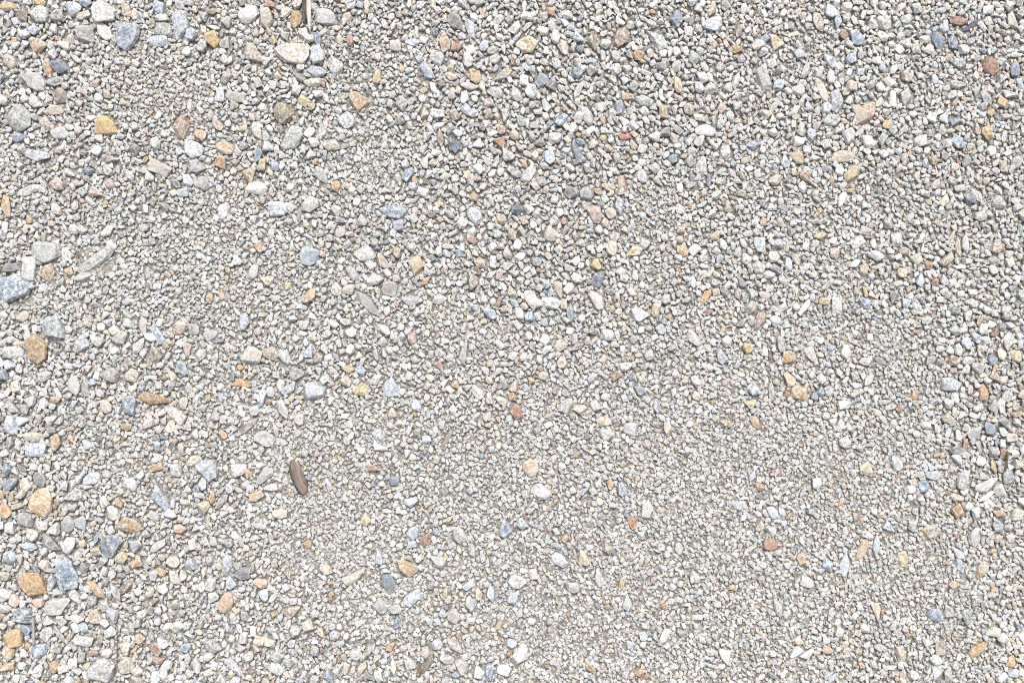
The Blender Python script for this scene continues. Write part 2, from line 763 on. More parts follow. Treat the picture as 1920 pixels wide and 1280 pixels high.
# ------------------------------------------------------------------ coarse and fine patches of the gravel
BL = [(1250, 120, 520, 190, .42), (1000, 330, 300, 260, .30), (1080, 560, 260, 120, .18), (380, 35, 400, 60, .40),
      (1880, 650, 70, 620, .45), (110, 1130, 300, 180, .55), (80, 640, 150, 260, .35), (1760, 190, 190, 190, .25),
      (1400, 500, 180, 120, .15), (380, 700, 320, 90, .12), (580, 150, 140, 120, .25), (620, 1240, 160, 60, .12), (60, 200, 90, 200, .25),
      (240, 205, 170, 85, -.50), (330, 460, 190, 110, -.55), (710, 130, 80, 120, -.35), (1660, 350, 110, 110, -.35),
      (1450, 1050, 420, 280, -.45), (1050, 960, 380, 260, -.30), (620, 950, 120, 170, -.30), (850, 20, 130, 50, -.30),
      (1720, 600, 90, 160, -.15), (760, 580, 120, 110, -.15), (1020, 1230, 350, 80, -.12), (700, 760, 200, 80, -.15)]
_ph = rng.uniform(0, 6.28, (26, 1)); _kx = rng.normal(0, 1, (26, 1)); _ky = rng.normal(0, 1, (26, 1))
def coarse(x, y):
    x = np.asarray(x, float); y = np.asarray(y, float)
    sh = x.shape; x = x.ravel(); y = y.ravel()
    c = np.full(x.shape, .42)
    for bx, by, rx, ry, w in BL:
        c += w * np.exp(-((x - bx) / rx) ** 2 - ((y - by) / ry) ** 2)
    for k in range(26):
        f = .012 + .0022 * k
        c += .21 / (1.5 + .35 * k) * np.sin(x * _kx[k] * f + y * _ky[k] * f + _ph[k])
    return np.clip(.40 + .92 * (c - .40), 0, 1).reshape(sh)

def level(x, y):
    """height of the sandy fines, in photo pixels: low between coarse stones, high where dust has filled in"""
    return -5.5 * coarse(x, y) - 3.0
def bed(x, y):
    """height at which the upper course of grains rests"""
    return -2.5 * coarse(x, y) - .6

# ------------------------------------------------------------------ materials
def new_mat(name):
    m = bpy.data.materials.new(name); m.use_nodes = True
    nt = m.node_tree; nt.nodes.clear()
    return m, nt.nodes, nt.links

def stone_mat(name, instanced, scale):
    m, n, l = new_mat(name)
    def math_(op, a, v):
        k = n.new('ShaderNodeMath'); k.operation = op; l.new(a, k.inputs[0]); k.inputs[1].default_value = v
        return k.outputs[0]
    def noise(vec, sc, det, rough=.6, dis=0.):
        k = n.new('ShaderNodeTexNoise'); k.inputs['Scale'].default_value = sc; k.inputs['Detail'].default_value = min(det, 2) if instanced else det
        k.inputs['Roughness'].default_value = rough; k.inputs['Distortion'].default_value = dis
        l.new(vec, k.inputs['Vector']); return k.outputs['Fac']
    def rng_(a, f0, f1, t0, t1):
        k = n.new('ShaderNodeMapRange'); l.new(a, k.inputs[0])
        for q, v in enumerate((f0, f1, t0, t1)): k.inputs[q + 1].default_value = v
        return k.outputs[0]
    def mix(f, a, bb, mode='MIX'):
        k = n.new('ShaderNodeMix'); k.data_type = 'RGBA'; k.blend_type = mode
        for s, v in (('Factor', f), ('A', a), ('B', bb)):
            if isinstance(v, (int, float)): k.inputs[s].default_value = v
            elif isinstance(v, tuple): k.inputs[s].default_value = v
            else: l.new(v, k.inputs[s])
        return k.outputs['Result']
    def mul(a, c):
        k = n.new('ShaderNodeMath'); k.operation = 'MULTIPLY'; l.new(a, k.inputs[0]); l.new(c, k.inputs[1]); return k.outputs[0]
    out = n.new('ShaderNodeOutputMaterial'); b = n.new('ShaderNodeBsdfPrincipled')
    l.new(b.outputs[0], out.inputs['Surface'])
    b.inputs['Roughness'].default_value = .8
    b.inputs['Specular IOR Level'].default_value = .35
    tc = n.new('ShaderNodeTexCoord')
    at = 'INSTANCER' if instanced else 'GEOMETRY'
    def attr(nm):
        k = n.new('ShaderNodeAttribute'); k.attribute_type = at; k.attribute_name = nm; return k
    ca, cb, cr = attr('colour'), attr('vein'), attr('shift')
    sp = n.new('ShaderNodeSeparateXYZ'); l.new(cr.outputs['Vector'], sp.inputs[0])
    u1 = math_('FRACT', math_('MULTIPLY', sp.outputs[0], 7.3), 0)          # per-stone random numbers
    u2 = math_('FRACT', math_('MULTIPLY', sp.outputs[1], 5.7), 0)
    u3 = math_('FRACT', math_('MULTIPLY', sp.outputs[2], 6.1), 0)
    ofs = n.new('ShaderNodeVectorMath'); ofs.operation = 'ADD'
    l.new(tc.outputs['Object'], ofs.inputs[0]); l.new(cr.outputs['Vector'], ofs.inputs[1])
    P = ofs.outputs[0]
    # mineral patches, then parallel bands on some stones
    col = mix(rng_(noise(P, scale * (.8 if instanced else .48), 5, .65, 1.4), .46, .54, 0, 1), ca.outputs['Color'], cb.outputs['Color'])
    vr = n.new('ShaderNodeVectorRotate'); vr.rotation_type = 'EULER_XYZ'
    l.new(P, vr.inputs['Vector']); l.new(cr.outputs['Vector'], vr.inputs['Rotation'])
    wv = n.new('ShaderNodeTexWave'); wv.inputs['Scale'].default_value = scale * .42; wv.inputs['Distortion'].default_value = 5
    wv.inputs['Detail'].default_value = 3; wv.inputs['Detail Scale'].default_value = 1.5
    l.new(vr.outputs[0], wv.inputs['Vector'])
    band = mul(rng_(wv.outputs['Fac'], .35, .9, 0, .75), rng_(u2, .55, .7, 0, 1))
    col = mix(band, col, cb.outputs['Color'])
    # speckle: fine crystals, strong on some stones and almost none on others
    spk = noise(P, scale * 1.5, 4, .7)
    lo = rng_(spk, .38, .60, .42, 1.25)
    col = mix(rng_(u1, .0, .8, .35, 1.), col, mix(1., col, lo, 'MULTIPLY'))
    # dark cracks and pits
    if not instanced:
        vo = n.new('ShaderNodeTexVoronoi'); vo.feature = 'DISTANCE_TO_EDGE'; vo.inputs['Scale'].default_value = scale * .62
        dis = n.new('ShaderNodeVectorMath'); dis.operation = 'ADD'
        nv = n.new('ShaderNodeTexNoise'); nv.inputs['Scale'].default_value = scale; l.new(P, nv.inputs['Vector'])
        sc_ = n.new('ShaderNodeVectorMath'); sc_.operation = 'SCALE'; sc_.inputs['Scale'].default_value = 1.2 / scale
        l.new(nv.outputs['Color'], sc_.inputs[0]); l.new(P, dis.inputs[0]); l.new(sc_.outputs[0], dis.inputs[1])
        l.new(dis.outputs[0], vo.inputs['Vector'])
        crack = mul(rng_(vo.outputs['Distance'], .0, .05, .75, 0), rng_(u3, .45, .6, 0, 1))
        col = mix(crack, col, (.16, .14, .12, 1))
    # pale stone dust clinging in patches, and pale worn edges
    g = n.new('ShaderNodeNewGeometry')
    dust = rng_(noise(P, scale * .9, 5, .7), .45, .70, .02, .34)
    col = mix(dust, col, (.66, .625, .56, 1))
    col = mix(rng_(g.outputs['Pointiness'], .50, .58, 0, .45), col, (.74, .725, .69, 1))
    l.new(col, b.inputs['Base Color'])
    bp = n.new('ShaderNodeBump'); bp.inputs['Strength'].default_value = .8
    bp.inputs['Distance'].default_value = .0005 if instanced else .0009
    l.new(noise(P, scale * 1.3, 6, .7), bp.inputs['Height'])
    l.new(bp.outputs['Normal'], b.inputs['Normal'])
    return m

STONE = stone_mat('stone', False, 330.0)
GRAIN = stone_mat('grain', True, 1.6)

def sand_mat():
    m, n, l = new_mat('sandy_fines')
    out = n.new('ShaderNodeOutputMaterial'); b = n.new('ShaderNodeBsdfPrincipled')
    l.new(b.outputs[0], out.inputs['Surface'])
    b.inputs['Roughness'].default_value = .95; b.inputs['Specular IOR Level'].default_value = .2
    tc = n.new('ShaderNodeTexCoord')
    v = n.new('ShaderNodeTexVoronoi'); v.inputs['Scale'].default_value = 520
    l.new(tc.outputs['Object'], v.inputs['Vector'])
    bw = n.new('ShaderNodeRGBToBW'); l.new(v.outputs['Color'], bw.inputs[0])
    rp = n.new('ShaderNodeValToRGB')
    e = rp.color_ramp.elements
    e[0].position = .1; e[0].color = (.17, .152, .13, 1); e[1].position = .9; e[1].color = (.53, .505, .465, 1)
    l.new(bw.outputs[0], rp.inputs[0])
    nz = n.new('ShaderNodeTexNoise'); nz.inputs['Scale'].default_value = 40; nz.inputs['Detail'].default_value = 6
    l.new(tc.outputs['Object'], nz.inputs['Vector'])
    mr = n.new('ShaderNodeMapRange'); mr.inputs[3].default_value = .7; mr.inputs[4].default_value = 1.2
    l.new(nz.outputs['Fac'], mr.inputs[0])
    mu = n.new('ShaderNodeMix'); mu.data_type = 'RGBA'; mu.blend_type = 'MULTIPLY'; mu.inputs['Factor'].default_value = 1
    l.new(rp.outputs[0], mu.inputs['A']); l.new(mr.outputs[0], mu.inputs['B'])
    l.new(mu.outputs['Result'], b.inputs['Base Color'])
    bp = n.new('ShaderNodeBump'); bp.inputs['Strength'].default_value = 1; bp.inputs['Distance'].default_value = .0012
    bp.invert = True
    l.new(v.outputs['Distance'], bp.inputs['Height']); l.new(bp.outputs['Normal'], b.inputs['Normal'])
    return m

def wood_mat(name, c1, c2, scale):
    m, n, l = new_mat(name)
    out = n.new('ShaderNodeOutputMaterial'); b = n.new('ShaderNodeBsdfPrincipled')
    l.new(b.outputs[0], out.inputs['Surface'])
    b.inputs['Roughness'].default_value = .8
    tc = n.new('ShaderNodeTexCoord'); mp = n.new('ShaderNodeMapping')
    mp.inputs['Scale'].default_value = (.12, 1, 1)
    l.new(tc.outputs['Object'], mp.inputs[0])
    nz = n.new('ShaderNodeTexNoise'); nz.inputs['Scale'].default_value = scale; nz.inputs['Detail'].default_value = 5
    l.new(mp.outputs[0], nz.inputs['Vector'])
    rp = n.new('ShaderNodeValToRGB'); e = rp.color_ramp.elements
    e[0].position = .35; e[0].color = (*c1, 1); e[1].position = .68; e[1].color = (*c2, 1)
    l.new(nz.outputs['Fac'], rp.inputs[0]); l.new(rp.outputs[0], b.inputs['Base Color'])
    bp = n.new('ShaderNodeBump'); bp.inputs['Strength'].default_value = .6; bp.inputs['Distance'].default_value = .0008
    l.new(nz.outputs['Fac'], bp.inputs['Height']); l.new(bp.outputs['Normal'], b.inputs['Normal'])
    return m

# ------------------------------------------------------------------ mesh helpers
def icosphere(sub):
    t = (1 + 5 ** .5) / 2
    v = [(-1, t, 0), (1, t, 0), (-1, -t, 0), (1, -t, 0), (0, -1, t), (0, 1, t), (0, -1, -t), (0, 1, -t), (t, 0, -1), (t, 0, 1), (-t, 0, -1), (-t, 0, 1)]
    f = [(0, 11, 5), (0, 5, 1), (0, 1, 7), (0, 7, 10), (0, 10, 11), (1, 5, 9), (5, 11, 4), (11, 10, 2), (10, 7, 6), (7, 1, 8),
         (3, 9, 4), (3, 4, 2), (3, 2, 6), (3, 6, 8), (3, 8, 9), (4, 9, 5), (2, 4, 11), (6, 2, 10), (8, 6, 7), (9, 8, 1)]
    v = [np.array(p) / np.linalg.norm(p) for p in v]
    for _ in range(sub):
        mid, nf = {}, []
        def m(a, b):
            k = (min(a, b), max(a, b))
            if k not in mid:
                p = v[a] + v[b]; v.append(p / np.linalg.norm(p)); mid[k] = len(v) - 1
            return mid[k]
        for a, b, c in f:
            x, y, z = m(a, b), m(b, c), m(c, a)
            nf += [(a, x, z), (b, y, x), (c, z, y), (x, y, z)]
        f = nf
    return np.array(v), f
ICO = {s: icosphere(s) for s in (3, 4)}

def rock_verts(r, shape, sub, poly=None, chips=(3, 8)):
    """a stone as the space inside a set of cutting planes with worn edges; fits the box -1..1"""
    d, _ = ICO[sub]
    N, D = [], []
    def plane(az, el, dist):
        N.append((math.cos(az) * math.cos(el), math.sin(az) * math.cos(el), math.sin(el))); D.append(dist)
    if poly is not None:
        for i in range(len(poly)):
            a, b = poly[i], poly[(i + 1) % len(poly)]
            e = b - a; nn = np.array([e[1], -e[0]]); nn /= np.linalg.norm(nn) + 1e-9
            dist = float(nn @ a)
            if dist < 0: nn, dist = -nn, -dist
            az = math.atan2(nn[1], nn[0]); el = r.uniform(.02, .28)
            plane(az, el, max(.15, dist) * math.cos(el) + .02); plane(az, -el - .25, max(.2, dist))
    else:
        a0 = r.uniform(0, 6.28)
        if shape == 't':
            for k in range(3): plane(a0 + k * 2.094 + r.uniform(-.25, .25), r.uniform(-.1, .4), r.uniform(.48, .62))
            for k in range(3): plane(a0 + 1.05 + k * 2.094, r.uniform(0, .3), r.uniform(.8, 1.))
        elif shape == 'q':
            for k in range(4): plane(k * 1.5708 + r.uniform(-.16, .16), r.uniform(-.05, .3), r.uniform(.74, .88))
            for k in range(3): plane(r.uniform(0, 6.28), r.uniform(.2, .7), r.uniform(.85, 1.))
        elif shape == 's':
            for s in (0, 1): plane(1.5708 + 3.1416 * s + r.uniform(-.12, .12), r.uniform(0, .4), r.uniform(.6, .8))
            for s in (0, 1):
                plane(3.1416 * s + r.uniform(.5, .9), r.uniform(0, .3), r.uniform(.62, .8))
                plane(3.1416 * s - r.uniform(.3, .9), r.uniform(0, .3), r.uniform(.7, .85))
        else:
            k0 = 8 if shape == 'r' else r.integers(4, 7)
            for k in range(k0):
                plane(a0 + 6.283 * (k + r.uniform(-.42, .42)) / k0, r.uniform(-.2, .45), r.uniform(.55, .95))
        for k in range(5): plane(r.uniform(0, 6.28), r.uniform(-.9, -.3), r.uniform(.75, 1.))
    a1 = r.uniform(0, 6.28)
    plane(a1, r.uniform(1.15, 1.5), r.uniform(.42, .7))                       # the broken top face
    for k in range(r.integers(2, 5)): plane(a1 + r.uniform(.8, 5.5), r.uniform(.7 if poly is None else 1.0, 1.25), r.uniform(.55, .85))
    for k in range(r.integers(*chips)): plane(r.uniform(0, 6.28), r.uniform(.1 if poly is None else .9, 1.3), r.uniform(.74, .98))   # small chips
    plane(0, -1.5, .75)
    N = np.array(N); D = np.array(D)
    q = np.maximum(d @ N.T, 1e-3) / D
    p = 18. if shape == 'r' else 60.
    rad = 1 / (np.sum(q ** p, axis=1) ** (1 / p))
    v = d * rad[:, None]
    # chipped, uneven skin
    w = np.zeros(len(v))
    for o in range(7):
        k = r.normal(0, 1, 3) * (1.8 + 1.3 * o)
        w += math.pow(.74, o) * np.sin(v @ k + r.uniform(0, 6.28))
    w2 = np.zeros(len(v))
    for o in range(8):
        k = r.normal(0, 1, 3) * (5 + 2.2 * o)
        w2 += math.pow(.86, o) * (1 - 2 * np.abs(np.sin(v @ k + r.uniform(0, 6.28) + .8 * w)))
    v *= (1 + .036 * w + .011 * w2)[:, None]
    if poly is None:
        lo, hi = v[:, :2].min(0), v[:, :2].max(0)
        v[:, :2] = (v[:, :2] - (lo + hi) / 2) / ((hi - lo) / 2)
    lo, hi = v[:, 2].min(), v[:, 2].max()
    v[:, 2] = (v[:, 2] - (lo + hi) / 2) / ((hi - lo) / 2)
    return v

def make_mesh(name, verts, faces, mat, smooth=True):
    me = bpy.data.meshes.new(name)
    me.from_pydata([tuple(p) for p in verts], [], faces)
    me.materials.append(mat)
    if smooth: me.polygons.foreach_set('use_smooth', [True] * len(me.polygons))
    me.update()
    return me

def link(o): SC.collection.objects.link(o); return o

def colour_of(code, r, jit=.10):
    a = np.array(PAL[code[0]]); b = np.array(PAL[code[1]]) if len(code) > 1 else a * r.uniform(.62, .88) + r.uniform(0, .16)
    j = (1 + r.normal(0, jit)) * (1 + r.normal(0, jit * .22, 3))
    return np.clip(a * j, .03, .78), np.clip(b * j, .03, .78)

# ------------------------------------------------------------------ the ground under the gravel
EX0, EY0, EX1, EY1 = -420, -330, 2340, 1610           # the patch of ground covered with real gravel, in photo pixels
def make_ground():
    gx = np.concatenate([[-80000, -20000, -5000, -1500], np.arange(EX0 - 40, EX1 + 41, 8), [3500, 8000, 20000, 80000]]).astype(float)
    gy = np.concatenate([[-80000, -20000, -5000, -1300], np.arange(EY0 - 40, EY1 + 41, 8), [2700, 6000, 20000, 80000]]).astype(float)
    X, Y = np.meshgrid(gx, gy)
    Z = level(X, Y) + rng.normal(0, .6, X.shape)
    v = np.stack([wx(X), wy(Y), Z * PX], -1).reshape(-1, 3)
    nx, ny = len(gx), len(gy)
    i = np.arange(nx * ny).reshape(ny, nx)
    q = np.stack([i[1:, :-1], i[1:, 1:], i[:-1, 1:], i[:-1, :-1]], -1).reshape(-1, 4)
    me = bpy.data.meshes.new('ground')
    me.vertices.add(len(v)); me.vertices.foreach_set('co', v.ravel())
    me.loops.add(q.size); me.loops.foreach_set('vertex_index', q.ravel())
    me.polygons.add(len(q)); me.polygons.foreach_set('loop_start', np.arange(0, q.size, 4))
    me.polygons.foreach_set('use_smooth', np.ones(len(q), bool))
    me.update(calc_edges=True); me.validate()
    me.materials.append(sand_mat())
    o = link(bpy.data.objects.new('ground', me)); o['kind'] = 'structure'
    o['label'] = 'pale sandy fines under and between the gravel'
    return o
make_ground()

# ------------------------------------------------------------------ read the stone table (coordinates at three times the photo's pixels, per tile)
rows, off = [], (0, 0)
for ln in TABLE.strip().splitlines():
    if ln[0] == '@':
        off = tuple(int(t) for t in ln[1:].split()); continue
    poly = name = None
    if '/' in ln: ln, pt = ln.split('/'); poly = [tuple(float(c) for c in t.split(',')) for t in pt.split()]
    if '|' in ln: ln, name = [t.strip() for t in ln.split('|')]
    x, y, L, W, a, code, sh = ln.split()
    s = dict(x=off[0] + float(x) / 3, y=off[1] + float(y) / 3, L=float(L) / 3, W=float(W) / 3, a=float(a), c=code, s=sh, name=name)
    if s['W'] > s['L']: s['L'], s['W'], s['a'] = s['W'], s['L'], s['a'] + 90
    if poly: s['poly'] = np.array([(off[0] + p[0] / 3, off[1] + p[1] / 3) for p in poly])
    rows.append(s)
order = sorted(range(len(rows)), key=lambda i: -(rows[i]['L'] * rows[i]['W'] + (1e6 if rows[i]['name'] else 0)))
THINGS = [rows[i] for i in order[:300]]
REST = [rows[i] for i in order[300:]]

# ------------------------------------------------------------------ labels: colour, shape and place among the landmark stones
MARKS = [s for s in rows if s['name']]
CUT = (' near ', ' in the ', ' at the ', ' touching ', ' above ', ' right of ', ' left of ', ' below ', ' under ', ' beside ', ' cut by ', ',')
def short(nm):
    k = len(nm)
    for c in CUT:
        i = nm.find(c)
        if i > 0: k = min(k, i)
    return nm[:k]
_sc = {}
for s in MARKS: _sc.setdefault(short(s['name']), []).append(s)
for s in MARKS: s['ref'] = short(s['name']) if len(_sc[short(s['name'])]) == 1 else s['name']
OCT = ['right of', 'below right of', 'below', 'below left of', 'left of', 'above left of', 'above', 'above right of']
def octant(s, m): return OCT[int(round(math.atan2(s['y'] - m['y'], s['x'] - m['x']) / (math.pi / 4))) % 8]
def dist(s, m): return math.hypot(s['x'] - m['x'], s['y'] - m['y'])
def cword(s): return WORD[s['c'][0]]
used = set(s['name'] for s in MARKS)
def label(s):
    if s['name']: return s['name']
    best = []
    for m in sorted(MARKS, key=lambda m: dist(s, m))[:9]:
        if m is s: continue
        o = octant(s, m)
        rk = sum(1 for t in rows if t is not s and t is not m and cword(t) == cword(s) and octant(t, m) == o and dist(t, m) < dist(s, m))
        best.append((rk + dist(s, m) / 160., rk, m, o))
    for _, rk, m, o in sorted(best, key=lambda b: b[0]):
        pre = ['nearest', 'second nearest', 'third nearest', 'fourth nearest'][min(rk, 3)]
        for shw in (SHAPE[s['s']] + ' ', ''):
            t = '%s %s %sstone %s the %s' % (pre, cword(s), shw, o, m['ref'])
            if len(t.split()) <= 16 and t not in used and rk < 4:
                used.add(t); return t
    t = '%s %s stone among the gravel' % (cword(s), SHAPE[s['s']])
    used.add(t); return t

# ------------------------------------------------------------------ the larger stones, each a thing
def thickness(s, r): return s['W'] * r.uniform(.52, .68) * (.8 if s['s'] == 's' else 1)
for k, s in enumerate(THINGS):
    r = np.random.default_rng(1000 + k)
    ca, cb = colour_of(s['c'], r, .05)
    H = min(thickness(s, r), 28)
    SUB = 4 if k < 150 else 3
    if 'poly' in s:
        P = s['poly']; ctr = (P.min(0) + P.max(0)) / 2
        hx, hy = (P[:, 0].max() - P[:, 0].min()) / 2, (P[:, 1].max() - P[:, 1].min()) / 2
        pn = np.stack([(P[:, 0] - ctr[0]) / hx, -(P[:, 1] - ctr[1]) / hy], 1)
        v = rock_verts(r, s['s'], SUB, pn)
        v = v * np.array([hx, hy, H / 2])
        cx, cy, rot = ctr[0], ctr[1], 0.
    else:
        v = rock_verts(r, s['s'], SUB) * np.array([s['L'] / 2, s['W'] / 2, H / 2])
        if s['s'] in 'ta' and r.random() < .5: v[:, 0] *= -1; v[:, 1] *= -1
        cx, cy, rot = s['x'], s['y'], -math.radians(s['a'])
    me = make_mesh('stone', v * PX, ICO[SUB][1], STONE)
    for nm, val in (('colour', (*ca, 1)), ('vein', (*cb, 1))):
        at = me.attributes.new(nm, 'FLOAT_COLOR', 'POINT')
        at.data.foreach_set('color', np.tile(np.array(val, np.float32), len(v)))
    at = me.attributes.new('shift', 'FLOAT_VECTOR', 'POINT')
    at.data.foreach_set('vector', np.tile(r.uniform(-1, 1, 3).astype(np.float32), len(v)))
    o = bpy.data.objects.new('stone', me)
    z = float(bed(cx, cy)) + H * (-.08 if s['s'] == 's' else .03)
    o.location = (wx(cx), wy(cy), z * PX)
    o.rotation_euler = (r.uniform(-.10, .10), r.uniform(-.10, .10), rot)
    o['label'] = label(s); o['category'] = 'stone'; o['group'] = 'larger stones lying in the gravel'
    link(o)

# ------------------------------------------------------------------ the gravel: tens of thousands of grains packed around the stones
OW, OH = EX1 - EX0, EY1 - EY0
occ = np.zeros((OH, OW), bool)
_fp = {}
def footprint(a, b, ang):
    key = (int(round(a * 2)), int(round(b * 2)), int(round(ang / 12.)) % 15)
    f = _fp.get(key)
    if f is None:
        A, B, t = key[0] / 2, key[1] / 2, math.radians(key[2] * 12.)
        R = int(math.ceil(max(A, B)))
        y, x = np.mgrid[-R:R + 1, -R:R + 1]
        u = x * math.cos(t) + y * math.sin(t); w = -x * math.sin(t) + y * math.cos(t)
        m = (u / max(A, .5)) ** 2 + (w / max(B, .5)) ** 2 <= 1
        f = _fp[key] = (R, m, int(m.sum()))
    return f
def stamp(x, y, a, b, ang, limit):
    R, m, n = footprint(a, b, ang)
    ix, iy = int(x - EX0), int(y - EY0)
    if ix < R or iy < R or ix >= OW - R or iy >= OH - R: return False
    s = occ[iy - R:iy + R + 1, ix - R:ix + R + 1]
    if limit is not None:
        if np.count_nonzero(s & m) > limit * n: return False
    s |= m
    return True
G = []        # x, y, L, W, H, angle, colour, vein, prototype, embed, tilt
PROTO_N = 80
PSH = 'aasatqaraaqsatasaqra'
def proto_for(sh, r=random):
    return r.choice([i for i in range(PROTO_N) if PSH[i % len(PSH)] == sh])
for s in THINGS:
    if 'poly' in s:
        P = s['poly']; c = (P.min(0) + P.max(0)) / 2; e = P.max(0) - P.min(0)
        stamp(c[0], c[1], e[0] / 2 * .93, e[1] / 2 * .93, 0, None)
    else: stamp(s['x'], s['y'], s['L'] / 2 * .97, s['W'] / 2 * .97, s['a'], None)
for s in REST:
    r = np.random.default_rng(int(s['x'] * 7 + s['y']))
    ca, cb = colour_of(s['c'], r, .06)
    stamp(s['x'], s['y'], s['L'] / 2, s['W'] / 2, s['a'], None)
    G.append((s['x'], s['y'], s['L'], s['W'], s['W'] * .7, s['a'], ca, cb, proto_for(s['s']), .22, .1))
GC = list('LWCGTKDPBORYN'); GP = np.array([31, 19, 17, 20, 8, 4.5, 2.2, 6.5, 1.5, 1.9, .7, .9, .6]); GP /= GP.sum()
def grain_colour(r):
    k = GC[r.choice(len(GC), p=GP)]
    return colour_of(k + ('' if r.random() < .6 else r.choice(['L', 'W', 'C', 'G', 'T'])), r, .12)
pool = [grain_colour(rng) for _ in range(4000)]
def throw(n, dmin, dmax, prob, gap, limit, emb):
    xs = rng.uniform(EX0 + 6, EX1 - 6, n); ys = rng.uniform(EY0 + 6, EY1 - 6, n)
    keep = rng.random(n) < prob(coarse(xs, ys))
    xs, ys = xs[keep], ys[keep]; n = len(xs)
    ds = np.sort(dmin + (dmax - dmin) * rng.random(n) ** 1.4)[::-1]
    asp = rng.uniform(.38, .92, n); an = rng.normal(75, 52, n); pi = rng.integers(0, PROTO_N, n); ci = rng.integers(0, len(pool), n)
    th = rng.uniform(.62, .92, n)
    c = 0
    for i in range(n):
        L = ds[i]; W = L * asp[i]
        if stamp(xs[i], ys[i], L / 2 + gap, W / 2 + gap, an[i], limit):
            G.append((xs[i], ys[i], L, W, W * th[i], an[i], *pool[ci[i]], int(pi[i]), emb, .3)); c += 1
    return c
inside = lambda x, y: (x > 0) & (x < FW) & (y > 0) & (y < FH)
cnt = []
# outside the picture the larger stones go on as inside it
n0 = 900
for _ in range(n0):
    x, y = rng.uniform(EX0 + 30, EX1 - 30), rng.uniform(EY0 + 30, EY1 - 30)
    if -20 < x < FW + 20 and -20 < y < FH + 20: continue
    L = rng.uniform(22, 46); W = L * rng.uniform(.5, .9); a = rng.uniform(0, 180)
    if stamp(x, y, L / 2, W / 2, a, .1):
        G.append((x, y, L, W, W * .65, a, *pool[rng.integers(0, len(pool))], int(rng.integers(0, PROTO_N)), .22, .1))
cnt.append(throw(20000, 17, 25, lambda c: np.clip(c - .2, 0, 1) ** 1.15, .2, .16, .13))
cnt.append(throw(95000, 11.5, 17, lambda c: .07 + .93 * c ** 1.2, .1, .17, .13))
cnt.append(throw(190000, 8.2, 12, lambda c: .55 + .45 * c, .0, .19, .13))
cnt.append(throw(230000, 5.6, 8.6, lambda c: 1 - .35 * c, 0, .28, .06))
# a lower course of grit seen down the gaps
nb = 34000
bx = rng.uniform(EX0 + 6, EX1 - 6, nb); by = rng.uniform(EY0 + 6, EY1 - 6, nb)
for i in range(nb):
    L = rng.uniform(6, 11); W = L * rng.uniform(.5, .9)
    G.append((bx[i], by[i], L, W, W * .7, rng.uniform(0, 180), *pool[rng.integers(0, len(pool))], int(rng.integers(0, PROTO_N)), -.35, .4))
print('grains', cnt, len(G))

protos = bpy.data.collections.new('grain_shapes')
for i in range(PROTO_N):
    r = np.random.default_rng(500 + i)
    me = make_mesh('grain_shape', rock_verts(r, PSH[i % len(PSH)], 3, None, (0, 3)), ICO[3][1], GRAIN)
    o = bpy.data.objects.new('grain_shape_%03d' % i, me)
    protos.objects.link(o)

def make_gravel():
    n = len(G)
    A = np.array([g[:6] for g in G], float)
    emb = np.array([g[9] for g in G]); tilt = np.array([g[10] for g in G])
    z = np.where(emb < 0, level(A[:, 0], A[:, 1]) - A[:, 4] * emb, bed(A[:, 0], A[:, 1]) + A[:, 4] * emb) + rng.normal(0, .5, n)
    co = np.stack([wx(A[:, 0]), wy(A[:, 1]), z * PX], 1)
    me = bpy.data.meshes.new('gravel')
    me.vertices.add(n); me.vertices.foreach_set('co', co.ravel())
    def vec(nm, arr):
        at = me.attributes.new(nm, 'FLOAT_VECTOR', 'POINT'); at.data.foreach_set('vector', np.ascontiguousarray(arr, np.float32).ravel())
    rot = np.stack([rng.normal(0, 1, n) * tilt, rng.normal(0, 1, n) * tilt, -np.radians(A[:, 5])], 1)
    vec('turn', rot); vec('size', A[:, 2:5] / 2 * PX); vec('shift', rng.uniform(-50, 50, (n, 3)))
    for nm, k in (('colour', 6), ('vein', 7)):
        at = me.attributes.new(nm, 'FLOAT_COLOR', 'POINT')
        at.data.foreach_set('color', np.concatenate([np.array([g[k] for g in G]), np.ones((n, 1))], 1).astype(np.float32).ravel())
    at = me.attributes.new('shape', 'INT', 'POINT'); at.data.foreach_set('value', np.array([g[8] for g in G], np.int32))
    me.update()
    o = link(bpy.data.objects.new('gravel', me))
    o['kind'] = 'stuff'; o['label'] = 'small mixed grey, cream and tan crushed gravel covering the ground'; o['category'] = 'gravel'
    ng = bpy.data.node_groups.new('scatter_gravel', 'GeometryNodeTree')
    ng.interface.new_socket('Geometry', in_out='INPUT', socket_type='NodeSocketGeometry')
    ng.interface.new_socket('Geometry', in_out='OUTPUT', socket_type='NodeSocketGeometry')
    N, K = ng.nodes, ng.links
    gi, go = N.new('NodeGroupInput'), N.new('NodeGroupOutput')
    ci = N.new('GeometryNodeCollectionInfo'); ci.inputs['Collection'].default_value = protos
    ci.inputs['Separate Children'].default_value = True; ci.inputs['Reset Children'].default_value = True
    ip = N.new('GeometryNodeInstanceOnPoints'); ip.inputs['Pick Instance'].default_value = True
    def na(nm, ty):
        a = N.new('GeometryNodeInputNamedAttribute'); a.data_type = ty; a.inputs['Name'].default_value = nm
        return a.outputs['Attribute']
    er = N.new('FunctionNodeEulerToRotation')
    K.new(na('turn', 'FLOAT_VECTOR'), er.inputs[0])
    K.new(gi.outputs[0], ip.inputs['Points']); K.new(ci.outputs[0], ip.inputs['Instance'])
    K.new(na('shape', 'INT'), ip.inputs['Instance Index']); K.new(er.outputs[0], ip.inputs['Rotation'])
    K.new(na('size', 'FLOAT_VECTOR'), ip.inputs['Scale'])
    K.new(ip.outputs[0], go.inputs[0])
    md = o.modifiers.new('scatter', 'NODES'); md.node_group = ng
    return o
